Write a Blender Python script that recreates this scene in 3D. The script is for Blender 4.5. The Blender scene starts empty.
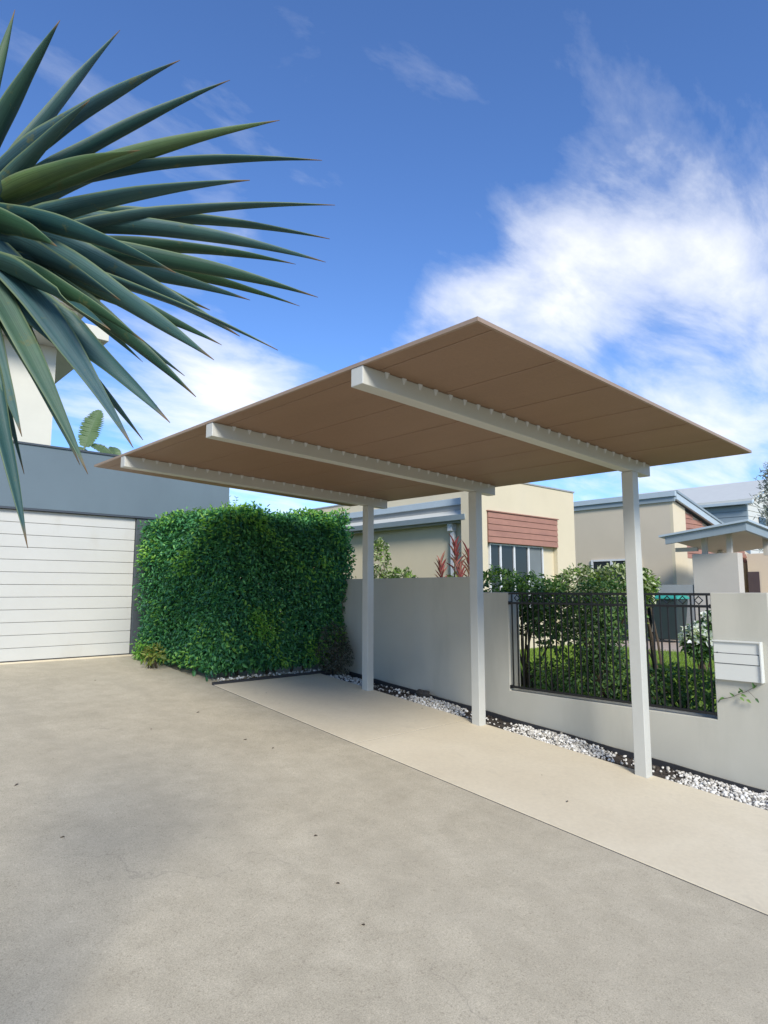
import bpy, bmesh, math, random
import numpy as np
from mathutils import Vector, Matrix
random.seed(7); rng = np.random.default_rng(7)
C = bpy.context.scene.collection
SC = bpy.context.scene
rad = math.radians

# ------------------------------------------------------------------ materials
def newmat(name):
    m = bpy.data.materials.new(name); m.use_nodes = True
    nt = m.node_tree; b = nt.nodes['Principled BSDF']
    return m, nt, b
def nd(nt, t, **k):
    n = nt.nodes.new(t)
    for a, v in k.items(): setattr(n, a, v)
    return n
def ramp(nt, fac, stops):
    r = nd(nt, 'ShaderNodeValToRGB')
    cr = r.color_ramp
    while len(cr.elements) < len(stops): cr.elements.new(0.5)
    for e, (p, c) in zip(cr.elements, stops):
        e.position = p; e.color = (*c, 1) if len(c) == 3 else c
    nt.links.new(fac, r.inputs[0]); return r.outputs[0]
def noise(nt, scale, detail=4, rough=.55, vec=None, dist=0.0):
    n = nd(nt, 'ShaderNodeTexNoise'); n.inputs['Scale'].default_value = scale
    n.inputs['Detail'].default_value = detail; n.inputs['Roughness'].default_value = rough
    n.inputs['Distortion'].default_value = dist
    if vec is not None: nt.links.new(vec, n.inputs['Vector'])
    return n.outputs['Fac']
def mixc(nt, fac, a, b, mode='MIX'):
    m = nd(nt, 'ShaderNodeMix', data_type='RGBA', blend_type=mode)
    for s, v in ((0, fac), (6, a), (7, b)):
        if isinstance(v, (int, float)): m.inputs[s].default_value = v
        elif isinstance(v, tuple): m.inputs[s].default_value = (*v, 1)
        else: nt.links.new(v, m.inputs[s])
    return m.outputs[2]
def bump(nt, b, h, strength=.3, dist=.01):
    n = nd(nt, 'ShaderNodeBump'); n.inputs['Strength'].default_value = strength
    n.inputs['Distance'].default_value = dist
    nt.links.new(h, n.inputs['Height']); nt.links.new(n.outputs[0], b.inputs['Normal'])
def objco(nt, sc=None):
    g = nd(nt, 'ShaderNodeNewGeometry')
    if sc is None: return g.outputs['Position']
    m = nd(nt, 'ShaderNodeMapping'); m.inputs['Scale'].default_value = sc
    nt.links.new(g.outputs['Position'], m.inputs[0]); return m.outputs[0]
def plain(name, col, rough=.6, var=.08, scale=3.0, bscale=60, bstr=.15, bd=.004, metal=0.0, stain=None):
    m, nt, b = newmat(name); v = objco(nt)
    lo = tuple(c*(1-var) for c in col); hi = tuple(min(1, c*(1+var)) for c in col)
    c = ramp(nt, noise(nt, scale, 6, .6, v), [(.3, lo), (.7, hi)])
    if stain:
        sc, scol, lo_, hi_ = stain
        f = ramp(nt, noise(nt, 1.0, 5, .6, objco(nt, sc)), [(lo_, (0, 0, 0)), (hi_, (1, 1, 1))])
        c = mixc(nt, f, c, scol)
    nt.links.new(c, b.inputs['Base Color'])
    b.inputs['Roughness'].default_value = rough; b.inputs['Metallic'].default_value = metal
    if bstr: bump(nt, b, noise(nt, bscale, 3, .6, v), bstr, bd)
    return m

M = {}
# aggregate driveway
def driveway_mat():
    m, nt, b = newmat('driveway_aggregate'); v = objco(nt)
    big = ramp(nt, noise(nt, .7, 6, .62, v, .6), [(.25, (.43, .375, .265)), (.5, (.48, .42, .30)), (.75, (.52, .46, .335))])
    f2 = ramp(nt, noise(nt, 5, 6, .7, v), [(.35, (.80, .79, .77)), (.65, (1.12, 1.12, 1.12))])
    c = mixc(nt, .55, big, f2, 'MULTIPLY')
    fine = ramp(nt, noise(nt, 170, 3, .75, v), [(.3, (.55, .53, .50)), (.5, (1, 1, 1)), (.7, (1.42, 1.40, 1.36))])
    c = mixc(nt, .65, c, fine, 'MULTIPLY')
    vo = nd(nt, 'ShaderNodeTexVoronoi'); vo.inputs['Scale'].default_value = 130
    nt.links.new(v, vo.inputs['Vector'])
    sp = ramp(nt, vo.outputs['Color'], [(.08, (.45, .42, .38)), (.2, (1, 1, 1)), (.8, (1, 1, 1)), (.95, (1.3, 1.3, 1.28))])
    c = mixc(nt, .35, c, sp, 'MULTIPLY')
    # dark tyre wear and runoff streaks down the slope
    st = ramp(nt, noise(nt, 1.0, 6, .65, objco(nt, (1.3, .28, 1)), .8), [(.46, (0, 0, 0)), (.75, (.6, .6, .6))])
    c = mixc(nt, st, c, (.385, .335, .24))
    crk = nd(nt, 'ShaderNodeTexVoronoi', feature='DISTANCE_TO_EDGE'); crk.inputs['Scale'].default_value = .42
    wv = nd(nt, 'ShaderNodeVectorMath', operation='ADD'); nt.links.new(v, wv.inputs[0])
    nz = nd(nt, 'ShaderNodeTexNoise'); nz.inputs['Scale'].default_value = 2.2; nz.inputs['Detail'].default_value = 6; nt.links.new(v, nz.inputs['Vector'])
    nt.links.new(nz.outputs['Color'], wv.inputs[1]); nt.links.new(wv.outputs[0], crk.inputs['Vector'])
    ce = ramp(nt, crk.outputs['Distance'], [(0.0, (.35, .35, .35)), (.0025, (0, 0, 0))])
    cm = mixc(nt, 1.0, ce, ramp(nt, noise(nt, .9, 2, .5, v), [(.50, (0, 0, 0)), (.60, (1, 1, 1))]), 'MULTIPLY')
    c = mixc(nt, cm, c, (.20, .17, .13))
    nt.links.new(c, b.inputs['Base Color']); b.inputs['Roughness'].default_value = .85
    bump(nt, b, noise(nt, 210, 2, .6, v), .30, .002); return m
M['drive'] = driveway_mat()
def slab_mat():
    m, nt, b = newmat('smooth_concrete'); v = objco(nt)
    c = ramp(nt, noise(nt, 1.3, 6, .6, v, .4), [(.25, (.62, .53, .37)), (.55, (.67, .58, .41)), (.8, (.71, .62, .45))])
    f = ramp(nt, noise(nt, 30, 5, .7, v), [(.3, (.92, .92, .91)), (.7, (1.05, 1.05, 1.05))])
    c = mixc(nt, .8, c, f, 'MULTIPLY')
    s = ramp(nt, noise(nt, 2.3, 6, .7, v, 1.2), [(.58, (0, 0, 0)), (.75, (.5, .5, .5))])
    c = mixc(nt, s, c, (.52, .45, .32))
    nt.links.new(c, b.inputs['Base Color']); b.inputs['Roughness'].default_value = .8
    bump(nt, b, noise(nt, 120, 3, .6, v), .18, .003); return m
M['slab'] = slab_mat()
M['joint'] = plain('joint_filler', (.10, .09, .075), .9)
M['earth'] = plain('dry_ground', (.16, .14, .09), .95, .25, .8, 20, .4, .03)
M['mulch'] = plain('dark_mulch', (.055, .043, .032), .95, .5, 14, 60, .9, .03)
M['edging'] = plain('black_edging', (.025, .025, .027), .6)
M['wall'] = plain('grey_rendered_wall', (.485, .465, .385), .88, .05, 1.4, 140, .25, .003,
                  stain=((1.6, 1.6, .35), (.385, .37, .30), .50, .8))
M['cream'] = plain('cream_render', (.58, .505, .35), .88, .04, 1.0, 90, .2, .004,
                   stain=((.8, .8, .3), (.55, .49, .36), .55, .85))
M['beige'] = plain('beige_render', (.55, .47, .35), .88, .04, 1.0, 90, .2, .004)
M['greybeige'] = plain('greige_render', (.48, .445, .38), .88, .05, 1.0, 90, .2, .004)
M['steel_white'] = plain('white_powdercoat', (.50, .495, .44), .42, .03, 6, 200, .04, .001)
M['roofbrown'] = None
def roof_mat():
    m, nt, b = newmat('brown_underside_sheet'); v = objco(nt)
    c = ramp(nt, noise(nt, 1.6, 5, .6, objco(nt, (2.2, .5, 1)), .3), [(.3, (.225, .137, .082)), (.7, (.255, .157, .096))])
    c2 = ramp(nt, noise(nt, 60, 3, .7, v), [(.35, (.93, .93, .93)), (.65, (1.05, 1.05, 1.05))])
    c = mixc(nt, .8, c, c2, 'MULTIPLY')
    nt.links.new(c, b.inputs['Base Color']); b.inputs['Roughness'].default_value = .55
    bump(nt, b, noise(nt, 1.0, 3, .6, objco(nt, (1, 14, 1))), .06, .01); return m
M['roofbrown'] = roof_mat()
M['flash'] = plain('tan_flashing', (.29, .21, .15), .5, .04)
M['seam'] = plain('seam_strip', (.27, .175, .115), .5, .05)
M['garage_blue'] = plain('slate_blue_render', (.115, .155, .175), .8, .06, .9, 90, .2, .004,
                         stain=((1.2, 1.2, .3), (.10, .135, .155), .5, .8))
M['capping'] = plain('dark_capping', (.05, .06, .07), .5)
M['door'] = plain('white_door_panel', (.51, .505, .455), .5, .03, 2, 250, .08, .001,
                  stain=((2, 2, .6), (.46, .44, .37), .55, .8))
M['pier'] = plain('dark_grey_pier', (.06, .072, .078), .7)
M['palewhite'] = plain('pale_render', (.60, .58, .48), .85, .03)
M['palesoffit'] = plain('pale_soffit', (.60, .57, .50), .85, .03)
M['bluegrey'] = plain('pale_blue_trim', (.40, .47, .50), .5, .04)
M['bluegrey_d'] = plain('grey_blue_trim', (.24, .29, .31), .55, .04)
M['greyband'] = plain('grey_band', (.30, .31, .30), .7, .05)
M['whitezinc'] = plain('white_zinc', (.72, .74, .75), .4, .03)
M['roofwhite'] = plain('white_roof_sheet', (.56, .56, .50), .5, .03)
M['terracotta'] = plain('terracotta_board', (.33, .165, .115), .7, .1, 4, 60, .2, .003,
                        stain=((.8, .8, 6), (.26, .13, .095), .45, .75))
M['black_metal'] = plain('black_fence_metal', (.009, .009, .009), .45, .1, 20, 200, .05, .001)
M['whiteframe'] = plain('white_window_frame', (.62, .63, .62), .45, .02)
M['mailbox'] = plain('white_letterbox', (.62, .62, .56), .42, .02, 5, 200, .03, .001)
M['slot'] = plain('dark_slot', (.05, .05, .05), .7)
def glass_mat():
    m, nt, b = newmat('dark_window_glass')
    b.inputs['Base Color'].default_value = (.02, .026, .03, 1); b.inputs['Roughness'].default_value = .08
    return m
M['glass'] = glass_mat()
M['curtain'] = plain('blind', (.15, .17, .17), .8)
M['binbody'] = plain('dark_green_bin_plastic', (.018, .035, .036), .55, .1)
M['binlid'] = plain('teal_bin_lid', (.03, .30, .24), .5, .08)
M['binlid2'] = plain('maroon_bin_lid', (.06, .03, .06), .5, .08)
M['darkdoor'] = plain('dark_brown_door', (.05, .035, .04), .6)
M['path'] = plain('tan_path', (.42, .33, .25), .85, .08)
M['bark'] = plain('bark', (.10, .075, .05), .9, .3, 12, 60, .6, .01)
M['twig'] = plain('twig', (.07, .05, .03), .9, .3, 12)
M['rock'] = plain('dark_rock', (.05, .045, .04), .9, .35, 12, 40, .7, .02)

def leaf_mat(name, cols, trans=.35, rough=.45, spec=.4):
    """every leaf is its own island and gets its own green"""
    m, nt, b = newmat(name)
    g = nd(nt, 'ShaderNodeNewGeometry')
    n = len(cols)
    c = ramp(nt, g.outputs['Random Per Island'], [(i/(n-1), cc) for i, cc in enumerate(cols)])
    nt.links.new(c, b.inputs['Base Color']); b.inputs['Roughness'].default_value = rough
    b.inputs['Specular IOR Level'].default_value = spec
    t = nd(nt, 'ShaderNodeBsdfTranslucent')
    hv = mixc(nt, 1.0, c, (1.2, 1.35, .6), 'MULTIPLY'); nt.links.new(hv, t.inputs['Color'])
    mx = nd(nt, 'ShaderNodeMixShader'); mx.inputs[0].default_value = trans
    out = nt.nodes['Material Output']
    nt.links.new(b.outputs[0], mx.inputs[1]); nt.links.new(t.outputs[0], mx.inputs[2])
    nt.links.new(mx.outputs[0], out.inputs[0]); return m
M['hedge'] = leaf_mat('hedge_leaf', [(.028, .12, .068), (.052, .19, .085), (.09, .29, .10), (.17, .42, .12)], .3)
M['hedge_new_sunlit'] = leaf_mat('hedge_new_sunlit_leaf', [(.16, .37, .07), (.25, .48, .09), (.34, .56, .11)], .4)
M['shrub'] = leaf_mat('shrub_leaf', [(.035, .085, .03), (.065, .15, .045), (.12, .23, .065), (.22, .34, .10)], .3)
M['shrub_light'] = leaf_mat('shrub_light_leaf', [(.11, .22, .035), (.19, .32, .05), (.28, .38, .08)], .35)
M['varieg'] = leaf_mat('variegated_leaf', [(.07, .13, .03), (.16, .22, .07), (.38, .42, .22), (.60, .62, .42)], .3)
M['greyleaf'] = leaf_mat('grey_leaf', [(.05, .06, .04), (.10, .11, .08), (.16, .15, .11)], .25)
M['yellowleaf'] = leaf_mat('yellow_leaf', [(.10, .16, .03), (.22, .26, .05), (.30, .30, .08)], .3)
M['redleaf'] = leaf_mat('red_leaf', [(.24, .06, .06), (.36, .09, .09), (.50, .19, .16), (.30, .18, .10)], .3)
M['petal'] = leaf_mat('white_petal', [(.6, .62, .58), (.75, .76, .72), (.82, .82, .8)], .3)
M['treeleaf'] = leaf_mat('grey_green_leaf', [(.14, .16, .13), (.22, .25, .21), (.32, .34, .30)], .25)
M['banana'] = leaf_mat('banana_leaf', [(.13, .20, .09), (.15, .22, .11)], .4)
M['grass'] = leaf_mat('grass_blade', [(.12, .21, .025), (.20, .31, .04), (.30, .40, .07)], .35, .6, .2)
M['lawn'] = plain('lawn_base', (.17, .24, .04), .95, .3, 5, 80, .6, .02)
def peb_mat():
    m, nt, b = newmat('white_pebble'); g = nd(nt, 'ShaderNodeNewGeometry')
    c = ramp(nt, g.outputs['Random Per Island'], [(0, (.20, .18, .14)), (.15, (.42, .39, .33)), (.6, (.64, .61, .54)), (1, (.78, .76, .70))])
    nt.links.new(c, b.inputs['Base Color']); b.inputs['Roughness'].default_value = .7; return m
M['pebble'] = peb_mat()
def sword_mat():
    """blue-green sword leaf: UV x runs across the blade, UV y from base to tip"""
    m, nt, b = newmat('sword_leaf')
    uv = nd(nt, 'ShaderNodeUVMap'); sp = nd(nt, 'ShaderNodeSeparateXYZ'); nt.links.new(uv.outputs[0], sp.inputs[0])
    oi = nd(nt, 'ShaderNodeObjectInfo')
    base = ramp(nt, oi.outputs['Random'], [(0, (.035, .085, .035)), (.3, (.025, .075, .075)), (.55, (.060, .130, .125)), (.8, (.035, .090, .115)), (1, (.095, .155, .065))])
    mp = nd(nt, 'ShaderNodeMapping'); mp.inputs['Scale'].default_value = (26, 1.5, 1); nt.links.new(uv.outputs[0], mp.inputs[0])
    stri = ramp(nt, noise(nt, 1.0, 4, .6, mp.outputs[0]), [(.3, (.6, .62, .62)), (.7, (1.45, 1.45, 1.35))])
    c = mixc(nt, .8, base, stri, 'MULTIPLY')
    blot = ramp(nt, noise(nt, 7, 4, .6, objco(nt)), [(.35, (.75, .85, .9)), (.7, (1.25, 1.2, 1.0))])
    c = mixc(nt, .8, c, blot, 'MULTIPLY')
    # pale margins
    ab = nd(nt, 'ShaderNodeMath', operation='SUBTRACT'); nt.links.new(sp.outputs[0], ab.inputs[0]); ab.inputs[1].default_value = .5
    a2 = nd(nt, 'ShaderNodeMath', operation='ABSOLUTE'); nt.links.new(ab.outputs[0], a2.inputs[0])
    ed = ramp(nt, a2.outputs[0], [(.42, (0, 0, 0)), (.49, (1, 1, 1))])
    c = mixc(nt, ed, c, (.17, .23, .12))
    tip = ramp(nt, sp.outputs[1], [(.93, (0, 0, 0)), (.985, (1, 1, 1))])
    c = mixc(nt, tip, c, (.22, .14, .07))
    spots = ramp(nt, noise(nt, 22, 5, .7, objco(nt)), [(.62, (0, 0, 0)), (.72, (.8, .8, .8))])
    c = mixc(nt, spots, c, (.13, .14, .05))
    nt.links.new(c, b.inputs['Base Color']); b.inputs['Roughness'].default_value = .52; b.inputs['Specular IOR Level'].default_value = .35
    bump(nt, b, noise(nt, 1.0, 3, .6, mp.outputs[0]), .25, .002)
    t = nd(nt, 'ShaderNodeBsdfTranslucent'); hv = mixc(nt, 1.0, c, (1.3, 1.5, .7), 'MULTIPLY'); nt.links.new(hv, t.inputs['Color'])
    mx = nd(nt, 'ShaderNodeMixShader'); mx.inputs[0].default_value = .25
    nt.links.new(b.outputs[0], mx.inputs[1]); nt.links.new(t.outputs[0], mx.inputs[2])
    nt.links.new(mx.outputs[0], nt.nodes['Material Output'].inputs[0]); return m
M['sword'] = sword_mat()

# ------------------------------------------------------------------ mesh helpers
class MB:
    def __init__(s): s.v = []; s.f = []
    def add(s, vs, fs):
        o = len(s.v); s.v += [tuple(v) for v in vs]; s.f += [tuple(i+o for i in f) for f in fs]; return s
    def box(s, a, b):
        (x0, y0, z0), (x1, y1, z1) = a, b
        return s.add([(x0,y0,z0),(x1,y0,z0),(x1,y1,z0),(x0,y1,z0),(x0,y0,z1),(x1,y0,z1),(x1,y1,z1),(x0,y1,z1)],
                     [(0,3,2,1),(4,5,6,7),(0,1,5,4),(1,2,6,5),(2,3,7,6),(3,0,4,7)])
    def hexa(s, lo, hi):      # four bottom and four top corners, both counter-clockwise
        return s.add(list(lo)+list(hi), [(0,3,2,1),(4,5,6,7),(0,1,5,4),(1,2,6,5),(2,3,7,6),(3,0,4,7)])
    def prism(s, prof, a, b, axis='Y'):   # profile in the two other axes, counter-clockwise
        n = len(prof); P = []
        for t in (a, b):
            for p in prof:
                P.append((p[0], t, p[1]) if axis == 'Y' else ((t, p[0], p[1]) if axis == 'X' else (p[0], p[1], t)))
        return s.add(P, [tuple(range(n-1, -1, -1)), tuple(range(n, 2*n))] + [(i, (i+1) % n, n+(i+1) % n, n+i) for i in range(n)])
    def tube(s, pts, rs, n=8, cap=True):
        pts = [Vector(p) for p in pts]; o = len(s.v); ref = Vector((.31, .95, .05))
        for i, p in enumerate(pts):
            d = (pts[min(i+1, len(pts)-1)] - pts[max(i-1, 0)]).normalized()
            a = d.cross(ref); a = a.normalized() if a.length > 1e-3 else Vector((1, 0, 0)); b = d.cross(a)
            r = rs[i] if isinstance(rs, (list, tuple)) else rs
            for k in range(n):
                t = 2*math.pi*k/n; s.v.append(tuple(p + (a*math.cos(t)+b*math.sin(t))*r))
        for i in range(len(pts)-1):
            for k in range(n):
                s.f.append((o+i*n+k, o+i*n+(k+1) % n, o+(i+1)*n+(k+1) % n, o+(i+1)*n+k))
        if cap:
            s.f.append(tuple(o+k for k in range(n-1, -1, -1))); s.f.append(tuple(o+(len(pts)-1)*n+k for k in range(n)))
        return s
    def build(s, name, mat, parent=None, bevel=0, smooth=False, fix=True):
        off = Vector(parent_loc(parent))
        me = bpy.data.meshes.new(name)
        me.from_pydata([tuple(Vector(v)-off) for v in s.v], [], s.f); me.materials.append(mat)
        if fix:
            bm = bmesh.new(); bm.from_mesh(me); bmesh.ops.recalc_face_normals(bm, faces=bm.faces); bm.to_mesh(me); bm.free()
        if smooth:
            for p in me.polygons: p.use_smooth = True
        o = bpy.data.objects.new(name, me); C.objects.link(o)
        if parent: o.parent = parent
        if bevel:
            b = o.modifiers.new('bevel', 'BEVEL'); b.width = bevel; b.segments = 2; b.limit_method = 'ANGLE'
        return o
def parent_loc(p):
    l = Vector((0, 0, 0))
    while p: l += p.location; p = p.parent
    return l
def tag(o, label, cat, group=None):
    o['label'] = label; o['category'] = cat
    if group: o['group'] = group
    return o
def thing(name, label, cat, loc, group=None):
    o = bpy.data.objects.new(name, None); C.objects.link(o); o.location = loc; o.empty_display_size = .1
    return tag(o, label, cat, group)
def struct(o): o['kind'] = 'structure'; return o
def boxpart(name, mat, parent, *bx, bevel=0):
    m = MB()
    for a, b in bx: m.box(a, b)
    return m.build(name, mat, parent, bevel)

def leafmesh(name, P, A, N, L, W, mat, parent, fold=.25):
    """one six-sided folded leaf per point: P base, A axis, N normal, L length, W width"""
    n = len(P); A = A/np.linalg.norm(A, axis=1)[:, None]
    S = np.cross(A, N); S /= np.linalg.norm(S, axis=1)[:, None]+1e-9; N = np.cross(S, A)
    L = np.broadcast_to(L, n)[:, None]; W = np.broadcast_to(W, n)[:, None]
    off = np.array(parent_loc(parent)); P = P-off
    dr = -N*L*.08
    v = np.stack([P, P+A*L*.3+S*W*.5+N*W*fold, P+A*L*.68+S*W*.38+N*W*fold*.8+dr, P+A*L+dr*2.5,
                  P+A*L*.68-S*W*.38+N*W*fold*.8+dr, P+A*L*.3-S*W*.5+N*W*fold], 1).reshape(-1, 3)
    b = np.arange(n)[:, None]*6
    f = np.concatenate([b+np.array([0, 1, 2, 3]), b+np.array([0, 3, 4, 5])], 1).reshape(-1)
    me = bpy.data.meshes.new(name)
    me.vertices.add(n*6); me.vertices.foreach_set('co', v.astype(np.float32).ravel())
    me.loops.add(n*8); me.loops.foreach_set('vertex_index', f.astype(np.int32))
    me.polygons.add(n*2); me.polygons.foreach_set('loop_start', np.arange(n*2, dtype=np.int32)*4)
    me.update(calc_edges=True); me.validate(); me.materials.append(mat)
    o = bpy.data.objects.new(name, me); C.objects.link(o)
    if parent: o.parent = parent
    return o
def unit(n):
    a = rng.normal(size=(n, 3)); return a/np.linalg.norm(a, axis=1)[:, None]

# ------------------------------------------------------------------ ground
SL = .086
def gz(x, y): return SL*(min(max(y, -6), 9.4)-2.58)
GP = struct(MB().add([(-400,-400,-.85),(400,-400,-.85),(400,400,-.85),(-400,400,-.85)], [(0,1,2,3)]).build('ground', M['earth']))
def slopeslab(name, mat, x0, x1, y0, y1, top=0.0, th=.12, bevel=0):
    lo = [(x0,y0,gz(0,y0)+top-th),(x1,y0,gz(0,y0)+top-th),(x1,y1,gz(0,y1)+top-th),(x0,y1,gz(0,y1)+top-th)]
    hi = [(x0,y0,gz(0,y0)+top),(x1,y0,gz(0,y0)+top),(x1,y1,gz(0,y1)+top),(x0,y1,gz(0,y1)+top)]
    return struct(MB().hexa(lo, hi).build(name, mat, None, bevel))
d = slopeslab('driveway', M['drive'], -7, 3.722, -6, 9.28, 0, .5)
slopeslab('driveway_joint', M['joint'], 3.7222, 3.733, -6, 7.10, .0005, .3)
slopeslab('driveway_apron', M['drive'], 3.7222, 5.9, 7.22, 9.28, -.03, .4)
# pale slab in bays with tooled joints
yy = [-6, -.5, 4.5, 7.10]
for a, b in zip(yy[:-1], yy[1:]):
    slopeslab('concrete_path', M['slab'], 3.7335, 5.29, a+.002, b-.002, .004, .14, .004)
slopeslab('path_joint', M['joint'], 3.74, 5.285, -5.9, 7.09, .0022, .1)
slopeslab('garden_bed', M['mulch'], 5.2905, 5.748, -6, 7.09, -.035, .4)
slopeslab('verge', M['lawn'], 5.7485, 9.0, -6, 1.77, -.02, .5)
# threshold strip in front of the garage
struct(MB().box((-1.9, 9.281, .3), (3.72, 9.42, .592)).build('garage_threshold', M['slab'], None, .004))
# lawn block behind the wall and tan path
struct(MB().box((5.952, 1.6, -.5), (60, 60, .36)).build('lawn', M['lawn']))
struct(MB().box((12.2, 3.2, .3), (24, 7.28, .366)).build('garden_path', M['path']))  # runs on unseen below the porch, added against green bounce on its soffit

# leaf litter: fallen leaves on the driveway (cannot be told apart)
n = 26
px = rng.uniform(-.5, 5.2, n); py = rng.uniform(1.2, 8.8, n); 
P = np.stack([px, py, SL*(py-2.58)+.007], 1)
A = unit(n); A[:, 2] *= .1; N = np.tile([0, 0, 1.0], (n, 1))+unit(n)*.2
o = leafmesh('fallen_leaves', P, A, N, rng.uniform(.012, .04, n), rng.uniform(.008, .018, n), M['twig'], None)
o['kind'] = 'stuff'; tag(o, 'tiny brown fallen leaves scattered over the driveway and path', 'leaf litter')

# ------------------------------------------------------------------ carport
def zr(x, y=2.6): return 2.712 - .034*(x-2.17) + .011*(y-2.6)
cp = thing('carport', 'flat brown cantilevered carport canopy on three white posts and beams', 'carport', (5.22, 4.37, .15))
x0, x1, y0, y1 = 2.175, 5.565, 1.772, 6.83
def sheet(mb, xa, xb, ya, yb, t0, t1):
    lo = [(xa,ya,zr(xa,ya)+t0),(xb,ya,zr(xb,ya)+t0),(xb,yb,zr(xb,yb)+t0),(xa,yb,zr(xa,yb)+t0)]
    hi = [(p[0], p[1], p[2]+t1-t0) for p in lo]; mb.hexa(lo, hi)
rs = MB(); sheet(rs, x0+.012, x1-.012, y0+.012, y1-.012, 0, .012)
k = x0+.1
while k < x1-.05:            # upstanding ribs of the pan sheets
    sheet(rs, k-.012, k+.012, y0+.014, y1-.014, .0125, .018); k += .132
roof = rs.build('roof_sheet', M['roofbrown'], cp)
fl = MB()
sheet(fl, x0-.004, x0+.0115, y0-.004, y1+.004, -.001, .0192); sheet(fl, x1-.0115, x1+.004, y0-.004, y1+.004, -.001, .0192)
sheet(fl, x0+.0125, x1-.0125, y0-.004, y0+.0115, -.001, .0192); sheet(fl, x0+.0125, x1-.0125, y1-.0115, y1+.004, -.001, .0192)
fl.build('edge_flashing', M['flash'], roof)
for q in range(6):
    X = 2.30+.53*q
    sm = MB(); sheet(sm, X-.004, X+.004, y0+.013, y1-.013, -.0028, -.0004)
    sm.build('sheet_seam', M['seam'], roof)
XP = 5.17
for Y in (2.57, 4.28, 6.0):
    g = gz(0, Y)+.002
    xb0, xb1 = 2.175, 5.50
    bm_ = MB(); lo = []; hi = []
    for (x, y) in ((xb0, Y), (xb1, Y), (xb1, Y+.1), (xb0, Y+.1)):
        lo.append((x, y, zr(x, y)-.105)); hi.append((x, y, zr(x, y)-.0008))
    beam = bm_.hexa(lo, hi).build('beam', M['steel_white'], cp, .004)
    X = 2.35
    while X < 5.45:          # white wedges standing in for daylight showing through the rib gaps
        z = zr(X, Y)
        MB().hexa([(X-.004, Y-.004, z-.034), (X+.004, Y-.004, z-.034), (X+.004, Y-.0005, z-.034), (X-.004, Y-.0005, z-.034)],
                  [(X-.016, Y-.010, z-.001), (X+.016, Y-.010, z-.001), (X+.016, Y-.0005, z-.001), (X-.016, Y-.0005, z-.001)]).build('rib_light_spot', M['whiteframe'], beam)
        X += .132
    z = zr(XP, Y)-.107
    p = MB().box((XP, Y, g), (XP+.1, Y+.1, z)).build('post', M['steel_white'], cp, .004)
    MB().box((XP-.001, Y-.004, g), (XP+.102, Y+.104, g+.006)).build('base_plate', M['steel_white'], p)

# ------------------------------------------------------------------ boundary wall, fence, letterbox
bw = thing('boundary_wall', 'grey rendered garden wall stepping down beside the carport posts', 'wall', (5.85, 4.7, .1))
XW, XB = 5.75, 5.95
w = MB()
prof = [(7.9, -.6), (7.9, 1.652), (4.86, 1.652), (4.86, 1.475), (4.335, 1.475), (4.335, .432), (2.225, .432), (2.225, 1.478), (1.785, 1.478), (1.785, -.6)]
n = len(prof)
w.add([(XW, y, z) for y, z in prof]+[(XB, y, z) for y, z in prof],
      [tuple(range(n)), tuple(range(2*n-1, n-1, -1))]+[(i, n+i, n+(i+1) % n, (i+1) % n) for i in range(n)])
w.build('wall_panel', M['wall'], bw, .006)
fn = thing('metal_fence', 'black metal picket fence panel with diamond top set in the grey wall', 'fence', (5.85, 3.27, .45))
xf = 5.772
y0f, y1f = 2.227, 4.333
def rail(z, h=.022): boxpart('rail', M['black_metal'], fn, ((xf-.014, y0f, z), (xf+.014, y1f, z+h)), bevel=.002)
rail(1.452); rail(1.350); rail(.462)
npk = 31; pitch = (y1f-y0f)/npk
for i in range(npk):
    y = y0f+pitch*(i+.5); top = 1.452 if i % 2 == 0 else 1.350
    boxpart('picket', M['black_metal'], fn, ((xf-.006, y-.006, .4843), (xf+.006, y+.006, 1.3497)))
    if i % 2 == 0:
        boxpart('picket_top', M['black_metal'], fn, ((xf-.006, y-.006, 1.3723), (xf+.006, y+.006, 1.4517)))
        if i+2 < npk:
            yc = y+pitch; zc = 1.412; r = .0385; t = .009; dm = MB()
            for k in range(4):
                a0 = math.pi/2*k; a1 = a0+math.pi/2
                p0 = (math.cos(a0), math.sin(a0)); p1 = (math.cos(a1), math.sin(a1))
                q = [(xf-.005, yc+p0[0]*(r-t), zc+p0[1]*(r-t)), (xf+.005, yc+p0[0]*(r-t), zc+p0[1]*(r-t)), (xf+.005, yc+p0[0]*r, zc+p0[1]*r), (xf-.005, yc+p0[0]*r, zc+p0[1]*r)]
                s = [(xf-.005, yc+p1[0]*(r-t), zc+p1[1]*(r-t)), (xf+.005, yc+p1[0]*(r-t), zc+p1[1]*(r-t)), (xf+.005, yc+p1[0]*r, zc+p1[1]*r), (xf-.005, yc+p1[0]*r, zc+p1[1]*r)]
                dm.hexa(q, s)
            dm.build('diamond', M['black_metal'], fn)
for z in (.455, 1.345):
    boxpart('bracket', M['black_metal'], fn, ((xf-.020, y1f-.012, z), (xf+.020, y1f+.0, z+.034)))
    boxpart('bracket', M['black_metal'], fn, ((xf-.020, y0f, z), (xf+.020, y0f+.012, z+.034)))
lb = thing('letterbox', 'white metal letterbox with two slot lines fixed on the grey wall end', 'letterbox', (5.74, 2.0, .8))
ya, yb, za, zb_ = 1.842, 2.205, .768, 1.088
boxpart('housing', M['mailbox'], lb, ((5.706, ya, za), (5.7495, yb, zb_)), bevel=.004)
boxpart('rim', M['mailbox'], lb, ((5.690, ya, zb_-.012), (5.7055, yb, zb_)), ((5.690, ya, za), (5.7055, ya+.012, zb_-.0125)), bevel=.002)
boxpart('flap', M['mailbox'], lb, ((5.700, ya+.022, .905), (5.7055, yb-.004, .982)), bevel=.001)
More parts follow.
